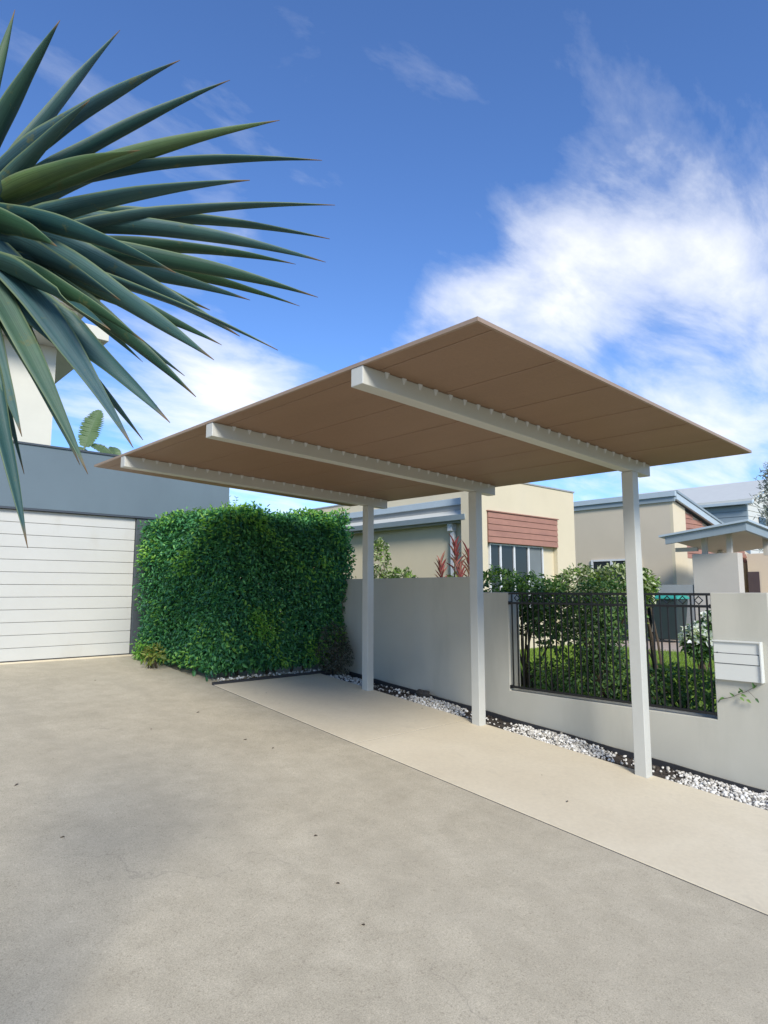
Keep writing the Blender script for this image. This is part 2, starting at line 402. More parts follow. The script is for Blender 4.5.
boxpart('slot', M['slot'], lb, ((5.7035, ya+.02, .9826), (5.7056, yb-.004, .9875)), ((5.7035, ya+.02, .9), (5.7056, yb-.004, .9045)))
MB().tube([(5.699, yb-.03, .987), (5.7056, yb-.03, .987)], .006, 10).build('lock', M['slot'], lb)

# ------------------------------------------------------------------ bed: edging, pebbles, stone
def pebble_patch(cells, label, size=(.006, .0185), zoff=-.030):
    mb_v = []; mb_f = []
    ico = bmesh.new(); bmesh.ops.create_icosphere(ico, subdivisions=1, radius=1)
    iv = np.array([v.co[:] for v in ico.verts]); itri = [tuple(v.index for v in f.verts) for f in ico.faces]; ico.free()
    for (x, y, lay) in cells:
        s = random.uniform(*size)*np.array([random.uniform(.8, 1.35), random.uniform(.8, 1.25), random.uniform(.5, .85)])
        R_ = np.array(Matrix.Rotation(random.uniform(0, 6.3), 3, 'Z') @ Matrix.Rotation(random.uniform(-1.2, 1.2), 3, 'X'))
        v = (iv*(1+rng.uniform(-.24, .24, (len(iv), 1))))*s @ R_.T+np.array([x, y, SL*(y-2.58)+zoff+s[2]*.7+lay])
        o = len(mb_v); mb_v += [tuple(a) for a in v]; mb_f += [tuple(i+o for i in t) for t in itri]
    m = MB(); m.v = mb_v; m.f = mb_f
    o = m.build('pebbles', M['pebble'], None, 0, True); o['kind'] = 'stuff'
    return tag(o, label, 'pebbles')
def cells(n, yc, hl, x0=5.315, x1=5.73, skew=.05):
    out = []
    for _ in range(n):
        t = random.uniform(-1, 1); y = yc+t*hl; u = random.random()
        ww = (1-abs(t)**2)*(.75+.25*math.sin(y*23)*math.sin(y*9+1))
        if random.random() > ww: continue
        x = x0+(x1-x0)*u; out.append((x, y+skew*(u-.5)*2, random.random()**2*.045*ww*(1-abs(2*u-1)**2*.5)))
    return out
pebble_patch(cells(1700, 5.20, .46, 5.32, 5.66), 'white pebbles heaped in the bed between the far and middle posts')
pebble_patch(cells(2500, 3.60, .58), 'white pebbles heaped in the bed between the middle and near posts')
pebble_patch(cells(4500, 1.62, .96), 'white pebbles heaped in the bed nearest the viewer below the letterbox')
pebble_patch([(random.uniform(3.85, 5.45), 7.22+random.random()*.13, random.random()*.012) for _ in range(130)], 'white pebbles behind the dark edging at the foot of the hedge', zoff=.0)
pebble_patch([(random.uniform(5.31, 5.62), random.uniform(6.35, 7.0), random.random()*.012) for _ in range(210)], 'scattered pebbles by the foot of the grey bush beside the far post')
pebble_patch([(random.uniform(5.31, 5.73), random.uniform(.9, 6.3), 0) for _ in range(420)], 'stray white pebbles scattered on the dark mulch between the heaps')
# mulch crumbs
m = MB()
for _ in range(900):
    x = random.uniform(5.30, 5.73); y = random.uniform(.2, 7.0); z = gz(0, y)-.03
    s = random.uniform(.008, .028); a = random.uniform(0, 3.14); c_, s_ = math.cos(a)*s, math.sin(a)*s; h = random.uniform(.004, .014)
    m.hexa([(x-c_,y-s_,z),(x+s_*.4,y-c_*.4,z),(x+c_,y+s_,z),(x-s_*.4,y+c_*.4,z)], [(x-c_*.8,y-s_*.8,z+h),(x+s_*.3,y-c_*.3,z+h),(x+c_*.8,y+s_*.8,z+h*.7),(x-s_*.3,y+c_*.3,z+h)])
o = m.build('mulch_chips', M['mulch'], None); o['kind'] = 'stuff'; tag(o, 'dark bark mulch chips between the path and the grey wall', 'mulch')
ed = thing('bed_edging', 'low black edging strip running along the foot of the grey wall', 'edging', (5.70, 5, .15))
e = MB()
for i in range(24):
    ya_ = 7.05-i*.28; yb2 = ya_-.28; z = gz(0, ya_); z2 = gz(0, yb2); w_ = .012*math.sin(i*1.7); w2 = .012*math.sin((i+1)*1.7)
    e.hexa([(5.68+w2,yb2,z2-.06),(5.695+w2,yb2,z2-.06),(5.695+w_,ya_,z-.06),(5.68+w_,ya_,z-.06)], [(5.68+w2,yb2,z2+.018),(5.695+w2,yb2,z2+.018),(5.695+w_,ya_,z+.018),(5.68+w_,ya_,z+.018)])
e.build('strip', M['edging'], ed)
he = MB().box((3.735, 7.105, .30), (5.60, 7.155, .418)).build('timber_edging', M['edging'], None, .004)
tag(he, 'dark timber edging between the pale path and the hedge', 'edging')
def rock(name, c, s, label, seed):
    b = bmesh.new(); bmesh.ops.create_icosphere(b, subdivisions=3, radius=1); r = random.Random(seed)
    ph = [r.uniform(0, 6) for _ in range(6)]
    for v in b.verts:
        k = 1+.16*math.sin(3*v.co.x+ph[0])*math.cos(4*v.co.y+ph[1])+.1*math.sin(7*v.co.z+ph[2]+3*v.co.x)+.05*math.sin(13*v.co.y+ph[3])
        v.co = Vector((v.co.x*s[0]*k, v.co.y*s[1]*k, v.co.z*s[2]*k))
    me = bpy.data.meshes.new(name); b.to_mesh(me); b.free(); me.materials.append(M['rock'])
    o = bpy.data.objects.new(name, me); C.objects.link(o); o.location = c; return tag(o, label, 'rock')
rock('rock', (5.63, 5.52, gz(0, 5.52)+.015), (.06, .10, .055), 'dark lump of rock beside the white pebbles under the tall wall', 3)

# ------------------------------------------------------------------ garage
ga = thing('garage', 'slate blue flat garage with a white panelled door', 'garage', (2, 9.4, .6))
YG = 9.30
bp = boxpart
bp('upper_wall', M['garage_blue'], ga, ((-3.2, YG, 2.565), (5.06, YG+6, 3.40)))
bp('capping', M['capping'], ga, ((-3.22, YG-.02, 3.4005), (5.08, YG+6.02, 3.425)))
bp('lower_wall', M['pier'], ga, ((3.60, YG+.03, .3), (5.04, YG+5.9, 2.5395)), bevel=.004)
bp('lower_wall', M['pier'], ga, ((-3.2, YG+.03, .3), (-1.62, YG+5.9, 2.5395)), bevel=.004)
bp('lintel', M['capping'], ga, ((-3.2, YG+.004, 2.5398), (5.05, YG+.3, 2.5648)))
gd = bp('door', M['door'], ga, ((-1.615, YG+.095, .593), (3.595, YG+.12, 2.5385)))
npn = 12; hh = (2.5385-.60)/npn
for i in range(npn):
    z0_ = .60+i*hh; pm = MB()
    pm.prism([(YG+.0945, z0_), (YG+.0945, z0_+hh-.002), (YG+.073, z0_+hh-.003), (YG+.070, z0_+hh-.008), (YG+.070, z0_+.006), (YG+.074, z0_+.002)], -1.612, 3.592, 'X')
    pm.build('door_panel', M['door'], gd)
bp('door_seal', M['edging'], gd, ((-1.612, YG+.06, .5925), (3.592, YG+.094, .5995)))
# ------------------------------------------------------------------ pale house behind the garage
ph = thing('pale_house', 'tall pale rendered house with stacked eaves rising behind the garage', 'house', (0, 16, .6))
bp('wall', M['palewhite'], ph, ((-8, 13, .3), (3.33, 22, 7.6)))
bp('balcony', M['palewhite'], ph, ((-8, 12.2, 6.18), (4.02, 12.98, 6.42)), ((3.3305, 12.9805, 6.18), (4.02, 18, 6.42)), bevel=.01)
bp('soffit', M['palesoffit'], ph, ((-8, 12.35, 6.10), (3.88, 12.995, 6.1795)))
bp('parapet', M['palewhite'], ph, ((3.3305, 13.2, 6.4205), (3.72, 17.7, 7.02)))
bp('roof', M['palewhite'], ph, ((-8, 11.9, 7.605), (4.30, 22.5, 7.85)), bevel=.01)
bp('eave_soffit', M['palesoffit'], ph, ((-8, 12.05, 7.50), (4.15, 12.985, 7.6045)), ((3.3305, 12.99, 7.03), (3.9, 18, 7.6045)))

# ------------------------------------------------------------------ neighbouring houses
def slatpanel(parent, x0, x1, z0, z1, y, n, mat, name='slat_panel'):
    m = MB(); h = (z1-z0)/n
    for i in range(n):
        m.prism([(y, z0+i*h+.004), (y+.03, z0+i*h+.004), (y+.03, z0+(i+1)*h-.004), (y-.001+.014, z0+(i+1)*h-.004)], x0, x1, 'X')
    m.box((x0+.002, y+.0305, z0), (x1-.002, y+.045, z1))
    return m.build(name, mat, parent)
ch = thing('cream_house', 'cream rendered house with terracotta slatted panel above a white framed window', 'house', (10.5, 9.5, .36))
YH = 7.52; XH = 9.05; XE = 12.39
# front block as wall pieces around the window recess
rx0, rx1, rz1, rz0 = 9.40, 11.70, 2.96, 1.0
YB = 7.85
bp('wall', M['cream'], ch, ((XH, YH, .3), (rx0, YB, 3.60)), ((rx1, YH, .3), (XE, YB, 3.60)), ((rx0, YH, rz1), (rx1, YB, 3.60)),
   ((rx0, YH+.10, .3), (rx1, YB, rz1)), ((9.95, YB, .3), (XE, 14, 3.60)))
bp('parapet_capping', M['greyband'], ch, ((XH-.02, YH-.02, 3.6005), (XE+.02, YB+.02, 3.63)), ((9.93, YB+.0205, 3.6005), (XE+.02, 14.02, 3.63)))
aw = slatpanel(ch, rx0+.01, rx1-.01, 2.375, 2.955, YH-.035, 5, M['terracotta'])
bp('panel_frame', M['terracotta'], aw, ((rx0-.02, YH-.05, 2.9555), (rx1+.02, YH+.02, 2.975)))
wd = bp('window', M['glass'], ch, ((9.56, YH+.075, 1.15), (11.23, YH+.085, 2.345)))
fr = [((9.53, YH+.05, 1.12), (9.56, YH+.099, 2.37)), ((11.23, YH+.05, 1.12), (11.26, YH+.099, 2.37)), ((9.5605, YH+.05, 2.345), (11.2295, YH+.099, 2.37)), ((9.5605, YH+.05, 1.12), (11.2295, YH+.099, 1.1495))]
for x in (9.86, 10.29, 10.76): fr.append(((x-.02, YH+.048, 1.15), (x+.02, YH+.0745, 2.3445)))
bp('window_frame', M['whiteframe'], wd, *fr)
bp('blind', M['curtain'], wd, ((10.80, YH+.071, 1.16), (11.2, YH+.0735, 2.34)))
# side wing with eave and gutter
bp('side_wing', M['cream'], ch, ((9.33, YB+.002, .3), (9.948, 19, 2.93)))
bp('upper_band', M['greyband'], ch, ((9.40, YB+.002, 2.931), (9.948, 19, 3.14)))
bp('upper_fascia', M['bluegrey'], ch, ((9.34, YB+.002, 3.1405), (9.949, 19.05, 3.27)), bevel=.006)
m = MB(); m.prism([(9.12, 2.90), (9.16, 2.90), (9.399, 3.00), (9.399, 3.035)], YB+.01, 19, 'Y'); m.build('lower_roof', M['roofwhite'], ch)
m = MB(); m.prism([(9.02, 2.90), (9.04, 2.80), (9.13, 2.80), (9.13, 2.90)], YB-.10, 19, 'Y'); m.build('gutter', M['bluegrey_d'], ch)
bp('soffit', M['greyband'], ch, ((9.135, YB+.01, 2.76), (9.3295, 19, 2.82)))
bp('downpipe', M['whiteframe'], ch, ((9.22, 8.20, .4), (9.30, 8.28, 2.7595)), ((9.16, 8.19, 2.62), (9.31, 8.30, 2.79)), bevel=.006)

bh = thing('beige_house', 'beige rendered house with blue trim and steep gable behind the near post', 'house', (19, 9, .36))
X2, Y2 = 16.8, 7.3
sl = (4.05-3.38)/(19.9-X2)
def rf(x): return 4.05-sl*(x-X2)
m = MB().prism([(X2, .3), (23, .3), (23, rf(23)-.21), (X2, rf(X2)-.21)], Y2+.08, 11.6, 'Y'); m.build('wall', M['beige'], bh)
MB().prism([(X2, .3), (X2+.75, .3), (X2+.75, rf(X2+.75)-.205), (X2, rf(X2)-.205)], Y2, Y2+.079, 'Y').build('corner_wall', M['cream'], bh)
m = MB(); z = 2.35
while z < 3.75:
    xe = min(22.0, X2+(4.05-.205-(z+.13))/sl)
    if xe > X2+.8: m.prism([(Y2+.03, z+.003), (Y2+.079, z+.003), (Y2+.079, z+.130), (Y2+.045, z+.130)], X2+.755, xe, 'X')
    z += .135
m.build('gable_boards', M['terracotta'], bh)
bp('lower_wall', M['cream'], bh, ((X2+.752, Y2+.04, .3), (22, Y2+.079, 2.349)))
m = MB()   # side fascia in two steps, and roof slope
m.box((X2-.06, Y2-.08, 3.80), (X2-.002, 11.62, 3.93)); m.build('side_fascia', M['bluegrey_d'], bh)
m = MB(); m.box((X2-.11, Y2-.12, 3.9305), (X2-.02, 11.65, 4.06)); m.build('side_gutter', M['bluegrey'], bh)
m = MB(); m.prism([(X2-.018, rf(X2)-.20), (21, rf(21)-.20), (21, rf(21)-.03), (X2-.018, rf(X2)-.03)], Y2-.13, Y2-.08, 'Y'); m.build('barge_board', M['bluegrey'], bh)
m = MB(); m.prism([(X2-.018, rf(X2)-.028), (21, rf(21)-.028), (21, rf(21)+.03), (X2-.018, rf(X2)+.03)], Y2-.16, 11.7, 'Y'); m.build('roof', M['bluegrey_d'], bh)
m = MB(); m.prism([(X2, rf(X2)-.16), (21, rf(21)-.16), (21, rf(21)-.10), (X2, rf(X2)-.10)], Y2-.079, Y2-.002, 'Y'); m.build('gable_soffit', M['greybeige'], bh)
wn = bp('window', M['glass'], bh, ((X2-.03, 8.25, 1.2), (X2-.012, 9.62, 2.30)))
bp('window_frame', M['whiteframe'], wn, ((X2-.05, 9.62, 1.15), (X2-.002, 9.68, 2.35)), ((X2-.05, 8.2, 1.15), (X2-.002, 8.2495, 2.35)), ((X2-.05, 8.25, 2.3005), (X2-.002, 9.6195, 2.35)), ((X2-.052, 9.02, 1.2), (X2-.0305, 9.09, 2.30)))

# entry porch with flat skillion roof
en = thing('entry_porch', 'low blue grey skillion roofed porch on posts over a rendered block wall', 'porch', (15.5, 5.8, .36))
def pz(x, y): return 2.90 - .075*(x-14.48) - .12*(y-4.8)
lo = [(14.48,4.8),(17.6,4.8),(17.6,6.5),(14.48,6.5)]
def slabp(mb, pts, t0, t1): mb.hexa([(x,y,pz(x,y)+t0) for x,y in pts], [(x,y,pz(x,y)+t1) for x,y in pts])
m = MB(); slabp(m, [(14.42,4.74),(17.7,4.74),(17.7,6.62),(14.42,6.62)], .002, .045); m.build('roof', M['bluegrey'], en)
m = MB(); slabp(m, [(14.48,4.8),(17.6,4.8),(17.6,4.86),(14.48,4.86)], -.17, 0); slabp(m, [(14.48,4.8605),(14.54,4.8605),(14.54,6.5),(14.48,6.5)], -.17, 0); m.build('fascia', M['bluegrey_d'], en)
m = MB(); slabp(m, [(14.545,4.865),(17.6,4.865),(17.6,6.5),(14.545,6.5)], -.06, -.002); m.build('soffit', M['greybeige'], en)
for x, y in ((14.95, 5.28), (14.95, 5.80), (16.2, 4.95), (16.9, 6.2)):
    bp('porch_post', M['greybeige'], en, ((x, y, 2.28), (x+.10, y+.10, pz(x, y)-.075)))
bp('beam', M['greybeige'], en, ((14.93, 6.0, 2.37), (15.03, 6.48, 2.46)))
bp('block_wall', M['greybeige'], en, ((14.9, 5.14, .3), (15.18, 6.10, 2.30)), bevel=.01)
bp('low_wall', M['greyband'], en, ((14.92, 6.125, .3), (15.3, 6.9, 1.62)))
fh = thing('rendered_unit', 'far rendered wall with a dark brown door seen under the porch', 'house', (22, 9.5, .36))
bp('wall', M['beige'], fh, ((21.5, 6.0, .3), (22.6, 7.16, 2.60)), ((22.9, 6.1, .3), (31, 9.0, 2.3)))
bp('door', M['darkdoor'], fh, ((21.46, 6.85, .4), (21.498, 7.158, 2.05)))

# white two storey house
wh = thing('white_roof_house', 'pale two storey house with white sheet roof and blue grey cladding beyond the porch', 'house', (31, 12, .36))
XF, YF = 28.9, 9.5
def clad(parent, a, b, z0, z1, n, mat, axis, name):
    m = MB(); h = (z1-z0)/n
    for i in range(n):
        z = z0+i*h
        if axis == 'Y': m.prism([(XF+.10, z), (XF+.10, z+h), (XF+.02, z+h), (XF, z+.01)], a, b, 'Y')
        else: m.prism([(YF+.10, z), (YF, z+.01), (YF+.02, z+h), (YF+.10, z+h)], a, b, 'X')
    return m.build(name, mat, parent)
clad(wh, YF, 12.6, 2.2, 5.0, 12, M['bluegrey_d'], 'Y', 'side_cladding')
m = MB()
for i in range(17):
    z = 2.2+i*.235; xs = XF+.105 if z+.235 < 5.1 else XF+(z+.3-5.13)*2.83
    m.prism([(YF+.10, z), (YF, z+.01), (YF+.02, z+.235), (YF+.10, z+.235)], xs, 36, 'X')
m.build('front_cladding', M['roofwhite'], wh)
bp('core_wall', M['bluegrey_d'], wh, ((XF+.105, YF+.105, .3), (36, 15.5, 5.125)))
m = MB(); m.prism([(XF-.25, 5.13), (XF+3.2, 6.35), (36.5, 6.6), (36.5, 6.72), (XF+3.2, 6.47), (XF-.25, 5.23)], YF-.3, 16.0, 'Y'); m.build('roof', M['roofwhite'], wh)
bp('gutter', M['bluegrey'], wh, ((XF-.30, YF-.3, 5.02), (XF-.10, 16, 5.1295)))
bp('upper_window', M['glass'], wh, ((30.2, YF-.03, 3.9), (31.0, YF-.001, 4.6)))

# ------------------------------------------------------------------ bins
def wheelie(x, y, rz, mat_lid, label):
    t = thing('wheelie_bin', label, 'bin', (x, y, .366), 'wheelie bins beside the entry porch')
    b = MB().hexa([(x-.22,y-.24,.43),(x+.22,y-.24,.43),(x+.22,y+.24,.43),(x-.22,y+.24,.43)], [(x-.28,y-.33,1.30),(x+.28,y-.33,1.30),(x+.28,y+.33,1.30),(x-.28,y+.33,1.30)])
    b.build('body', M['binbody'], t, .02)
    l = MB().prism([(x-.32, 1.302), (x+.33, 1.302), (x+.33, 1.33), (x+.1, 1.40), (x-.2, 1.39), (x-.32, 1.34)], y-.35, y+.35, 'Y'); l.build('lid', mat_lid, t, .01)
    for s in (-1, 1): MB().tube([(x+.2, y+s*.25, .47), (x+.2, y+s*.29, .47)], .10, 14).build('wheel', M['slot'], t)
wheelie(14.35, 6.45, 0, M['binlid'], 'dark green wheelie bin with a bright teal lid')
wheelie(14.15, 7.12, 0, M['binlid2'], 'dark wheelie bin with a maroon lid left of the teal lidded bin')

# ------------------------------------------------------------------ hedge
hd = thing('hedge', 'dense green clipped hedge between the garage door and the carport', 'hedge', (4.7, 7.9, .42))
def clump(x, y, z): return (np.sin(x*5.1+1.3+np.sin(z*3))*np.cos(z*4.3+.5+x)+.6*np.sin(y*6+z*5.2+x*2.2)+.5*np.sin(x*11+z*9.7))*.5
def hedge_points(n):
    """points on the rounded, uneven outer skin of the hedge with their outward direction"""
    face = rng.choice(4, n, p=[.46, .24, .26, .04]); u = rng.random(n); v = rng.random(n)
    X0 = lambda y: 3.78-.13*(y-7.2)
    P = np.zeros((n, 3)); O = np.zeros((n, 3))
    zt = lambda x, y: 2.46+.06*np.clip((x-3.7)/2, 0, 1)+.035*np.sin(x*4+y*3)+.03*np.sin(x*13+1)
    yb, yt = 9.1, 7.16
    f = face == 0; x = 3.74+u*2.10; z = .50+v*(zt(x, 7.2)-.50); P[f] = np.stack([x, 7.17+.05*np.cos(z*2)+0*x, z], 1)[f]; O[f] = (0, -1, 0)
    f = face == 1; y = 7.17+u*1.85; z = .55+v*(zt(3.5, y)-.55); P[f] = np.stack([X0(y), y, z], 1)[f]; O[f] = (-1, 0, 0)
    f = face == 2; y = 7.17+v*1.9; x = X0(y)+u*(5.85-X0(y)); P[f] = np.stack([x, y, zt(x, y)], 1)[f]; O[f] = (0, 0, 1)
    f = face == 3; y = 7.17+u*1.8; z = 1.6+v*.95; P[f] = np.stack([5.9+0*y, y, z], 1)[f]; O[f] = (1, 0, 0)
    # round the front left corner and the shoulders
    cx, cy = 4.06, 7.46
    dx = np.minimum(P[:, 0]-cx, 0); dy = np.minimum(P[:, 1]-cy, 0); r = np.hypot(dx, dy); k = np.where(r > .30, .30/np.maximum(r, 1e-6), 1.0)
    m_ = (dx < 0) & (dy < 0)
    P[m_, 0] = (cx+dx*k)[m_]; P[m_, 1] = (cy+dy*k)[m_]
    sh = np.clip((P[:, 2]-2.30)/.3, 0, 1)**2*.11
    P -= O*np.array([1, 1, 0])*sh[:, None]
    low = np.clip((.95-P[:, 2])/.45, 0, 1); P -= O*np.array([1, 1, 0])*(low**2*.13)[:, None]
    c = clump(P[:, 0], P[:, 1], P[:, 2])
    return P+O*(c*.07)[:, None], O, c
n = 54000
P, O, c = hedge_points(n)
P = P-O*(rng.exponential(.10, n))[:, None]+rng.normal(size=(n, 3))*.022
A = O*.6+unit(n)*.75+np.array([0, 0, -.30]); N = O*.7+unit(n)*.55+np.array([0, 0, .75])
leafmesh('foliage', P, A, N, rng.uniform(.030, .072, n), rng.uniform(.018, .036, n), M['hedge'], hd)
P, O, c = hedge_points(16000); n = len(P)
P = P-O*rng.uniform(.12, .42, n)[:, None]+rng.normal(size=(n, 3))*.03
leafmesh('inner_foliage', P, unit(n), O+unit(n)*.5, rng.uniform(.07, .11, n), rng.uniform(.035, .055, n), M['hedge'], hd)
P, O, c = hedge_points(22000); keep = (c+rng.normal(size=22000)*.30+.35*(P[:, 2] > 2.36)+.15*(P[:, 2] < 1.2) > .66)  # new growth, its bright green also painting sunlit clusters at top and foot
P, O = P[keep], O[keep]; n = len(P)
P = P+O*rng.uniform(-.01, .05, n)[:, None]
A = O*.8+unit(n)*.7+np.array([0, 0, -.1]); N = O*.5+unit(n)*.5+np.array([0, 0, .8])
leafmesh('young_leaves', P, A, N, rng.uniform(.035, .070, n), rng.uniform(.020, .034, n), M['hedge_new_sunlit'], hd)
# wispy shoots on top
sp_, sa, sn = [], [], []; st = MB()
for _ in range(46):
    x = random.uniform(3.6, 5.8); y = random.uniform(7.2, 7.9); z = 2.44; h = random.uniform(.06, .17)
    if _ < 3: x = 4.05+random.uniform(-.06, .06); h = .24; y = 7.4
    l = random.uniform(-.05, .05); st.tube([(x, y, z-.1), (x+l*.5, y, z+h*.5), (x+l, y-.02, z+h)], [.003, .002, .001], 4)
    for k in range(7):
        t = (k+1)/7; d = unit(1)[0]; d[2] = abs(d[2])*.6+.2; sp_.append((x+l*t, y, z+h*t)); sa.append(d); sn.append(unit(1)[0]+np.array([0, 0, .6]))
n = len(sp_); leafmesh('shoot_leaves', np.array(sp_), np.array(sa), np.array(sn), rng.uniform(.03, .055, n), rng.uniform(.014, .022, n), M['hedge_new_sunlit'], hd)
for i in range(9):
    x = 4.15+i*.19; y = 7.55+.1*math.sin(i*2)
    st.tube([(x, y, .38), (x+.03*math.sin(i), y+.02, .9), (x+.06*math.cos(i*2), y+.1, 1.8)], [.022, .017, .008], 6)
st.build('stems', M['twig'], hd)

# ------------------------------------------------------------------ generic shrub
def shrub(name, label, cat, base, blobs, n, L, W, mat, stems=6, extra=None, droop=-.1, group=None, spread=.35):
    """blobs: (centre, radii, weight); leaves fill the outer shell of each blob"""
    t = thing(name, label, cat, base, group)
    wts = np.array([b[2] for b in blobs], float); wts /= wts.sum()
    idx = rng.choice(len(blobs), n, p=wts)
    cen = np.array([b[0] for b in blobs])[idx]; rd = np.array([b[1] for b in blobs])[idx]
    d = unit(n); r = 1-rng.exponential(spread*.5, n); r = np.clip(r, .1, 1.0)*(1+.16*np.sin(d[:, 0]*6+idx)*np.cos(d[:, 1]*5+d[:, 2]*4))
    P = cen+d*rd*r[:, None]
    ok = P[:, 2] > base[2]+.01; P, d = P[ok], d[ok]; n = len(P)
    A = d*.6+unit(n)*.8+np.array([0, 0, droop]); N = d*.5+unit(n)*.6+np.array([0, 0, .7])
    leafmesh('foliage', P, A, N, rng.uniform(L*.65, L*1.2, n), rng.uniform(W*.7, W*1.2, n), mat, t)
    if extra:
        for nm, mt, cnt, l, w_ in extra:
            i2 = rng.choice(len(blobs), cnt, p=wts); cen = np.array([b[0] for b in blobs])[i2]; rd = np.array([b[1] for b in blobs])[i2]
            d = unit(cnt); d[:, 2] = np.abs(d[:, 2])*.8+.05*d[:, 2]; cl_ = np.sin(d[:, 0]*7+i2*2)+np.cos(d[:, 1]*8+i2)+rng.normal(size=cnt)*.4 > .3
            d, cen, rd = d[cl_], cen[cl_], rd[cl_]; k = len(d); P = cen+d*rd*rng.uniform(.9, 1.08, (k, 1))
            ok = P[:, 2] > base[2]+.01; P, d = P[ok], d[ok]; k = len(P)
            A = d*.7+unit(k)*.7; N = unit(k)*.6+np.array([0, 0, .7])
            leafmesh(nm, P, A, N, rng.uniform(l*.7, l*1.2, k), rng.uniform(w_*.7, w_*1.2, k), mt, t)
    s = MB(); b0 = Vector(base)
    for i in range(stems):
        cb = blobs[i % len(blobs)]; e = Vector(cb[0])+Vector([random.uniform(-.5, .5)*q for q in cb[1]])
        a = b0+Vector((random.uniform(-.06, .06), random.uniform(-.06, .06), 0)); mid = a.lerp(e, .5)+Vector((random.uniform(-.05, .05), random.uniform(-.05, .05), .04))
        hgt = (e-a).length; r0 = min(.02, .008+.008*hgt)
        s.tube([a, mid, e], [r0, r0*.7, r0*.3], 6)
    s.build('stems', M['twig'], t); return t
GL = .36
shrub('shrub', 'broad dark green shrub filling the fence beside the low wall step', 'shrub', (6.35, 4.55, GL),
      [((6.35, 4.95, 1.50), (.28, .36, .27), 3), ((6.38, 4.45, 1.42), (.28, .34, .27), 3), ((6.30, 4.15, 1.22), (.26, .26, .38), 3), ((6.5, 4.6, 1.15), (.22, .4, .20), 1)],
      3300, .060, .030, M['shrub'], 10, [('young_leaves', M['shrub_light'], 1100, .055, .026)])
shrub('climbing_shrub', 'dense dark leafy climber behind the middle of the metal fence', 'shrub', (6.15, 3.42, GL),
      [((6.18, 3.50, 1.35), (.20, .34, .26), 3), ((6.14, 3.52, 1.0), (.17, .26, .34), 3), ((6.12, 3.42, .68), (.17, .26, .30), 3), ((6.25, 3.85, 1.20), (.2, .24, .22), 1.2), ((6.12, 3.72, .62), (.13, .2, .2), 1)],
      3100, .055, .027, M['shrub'], 10, [('pale_leaves', M['varieg'], 500, .045, .022)])
shrub('variegated_shrub', 'pale cream and green variegated shrub rising above the middle of the fence', 'shrub', (6.75, 3.95, GL),
      [((6.75, 4.02, 1.55), (.26, .36, .22), 3), ((6.70, 3.50, 1.55), (.26, .36, .23), 3), ((6.8, 3.75, 1.3), (.2, .4, .2), .8)],
      2300, .060, .030, M['varieg'], 8, [('green_leaves', M['shrub_light'], 700, .05, .025)])
shrub('yellow_green_shrub', 'small yellow green shrub showing just right of the near post above the fence', 'shrub', (6.75, 3.15, GL),
      [((6.75, 3.30, 1.48), (.14, .12, .17), 3), ((6.7, 3.38, 1.15), (.12, .12, .25), 1)], 520, .055, .026, M['shrub_light'], 6,
      [('green_leaves', M['shrub'], 250, .05, .025)])
shrub('low_shrub', 'low green bush at the foot of the fence below the letterbox side', 'shrub', (6.3, 2.75, GL),
      [((6.16, 2.98, .56), (.15, .22, .17), 3), ((6.16, 2.50, .58), (.15, .22, .2), 3), ((6.22, 2.80, .68), (.10, .12, .12), .7)], 1050, .06, .028, M['shrub'], 9,
      [('young_leaves', M['shrub_light'], 500, .055, .025)])
shrub('leafy_shrub', 'loose green shrub growing along the fence foot near the low step of the wall', 'shrub', (6.25, 4.10, GL),
      [((6.2, 4.22, .60), (.16, .14, .16), 2), ((6.2, 3.95, .62), (.14, .14, .2), 2)], 330, .06, .026, M['shrub'], 6,
      [('young_leaves', M['shrub_light'], 260, .055, .025)])
shrub('flowering_shrub', 'round green bush with white flowers on the lawn beside the fence end', 'shrub', (9.0, 3.62, GL),
      [((9.0, 3.62, .82), (.24, .22, .24), 3), ((9.05, 3.52, 1.05), (.10, .09, .16), .5)], 1500, .06, .034, M['shrub'], 7,
      [('flowers', M['petal'], 900, .085, .07)])
shrub('pale_shrub', 'loose pale green shrub above the tall wall beside the far post', 'shrub', (6.5, 6.95, GL),
      [((6.5, 7.28, 1.92), (.14, .15, .36), 2), ((6.55, 6.90, 1.60), (.20, .28, .2), 3), ((6.5, 7.1, 1.2), (.22, .26, .4), 1)], 900, .08, .036, M['varieg'], 8,
      [('green_leaves', M['shrub_light'], 520, .07, .03)])
shrub('grey_shrub', 'small dusty grey bush at the foot of the hedge beside the far post', 'shrub', (5.46, 6.98, gz(0, 6.98)),
      [((5.44, 7.02, .72), (.24, .18, .33), 3), ((5.50, 6.90, .60), (.16, .14, .2), 1)], 1500, .04, .016, M['greyleaf'], 12, None, 0)
shrub('yellowing_shrub', 'small straggly yellow leaved plant at the hedge corner by the garage', 'shrub', (3.50, 8.35, gz(0, 8.35)),
      [((3.50, 8.30, .66), (.13, .22, .12), 3)], 130, .07, .03, M['yellowleaf'], 7, None, 0)
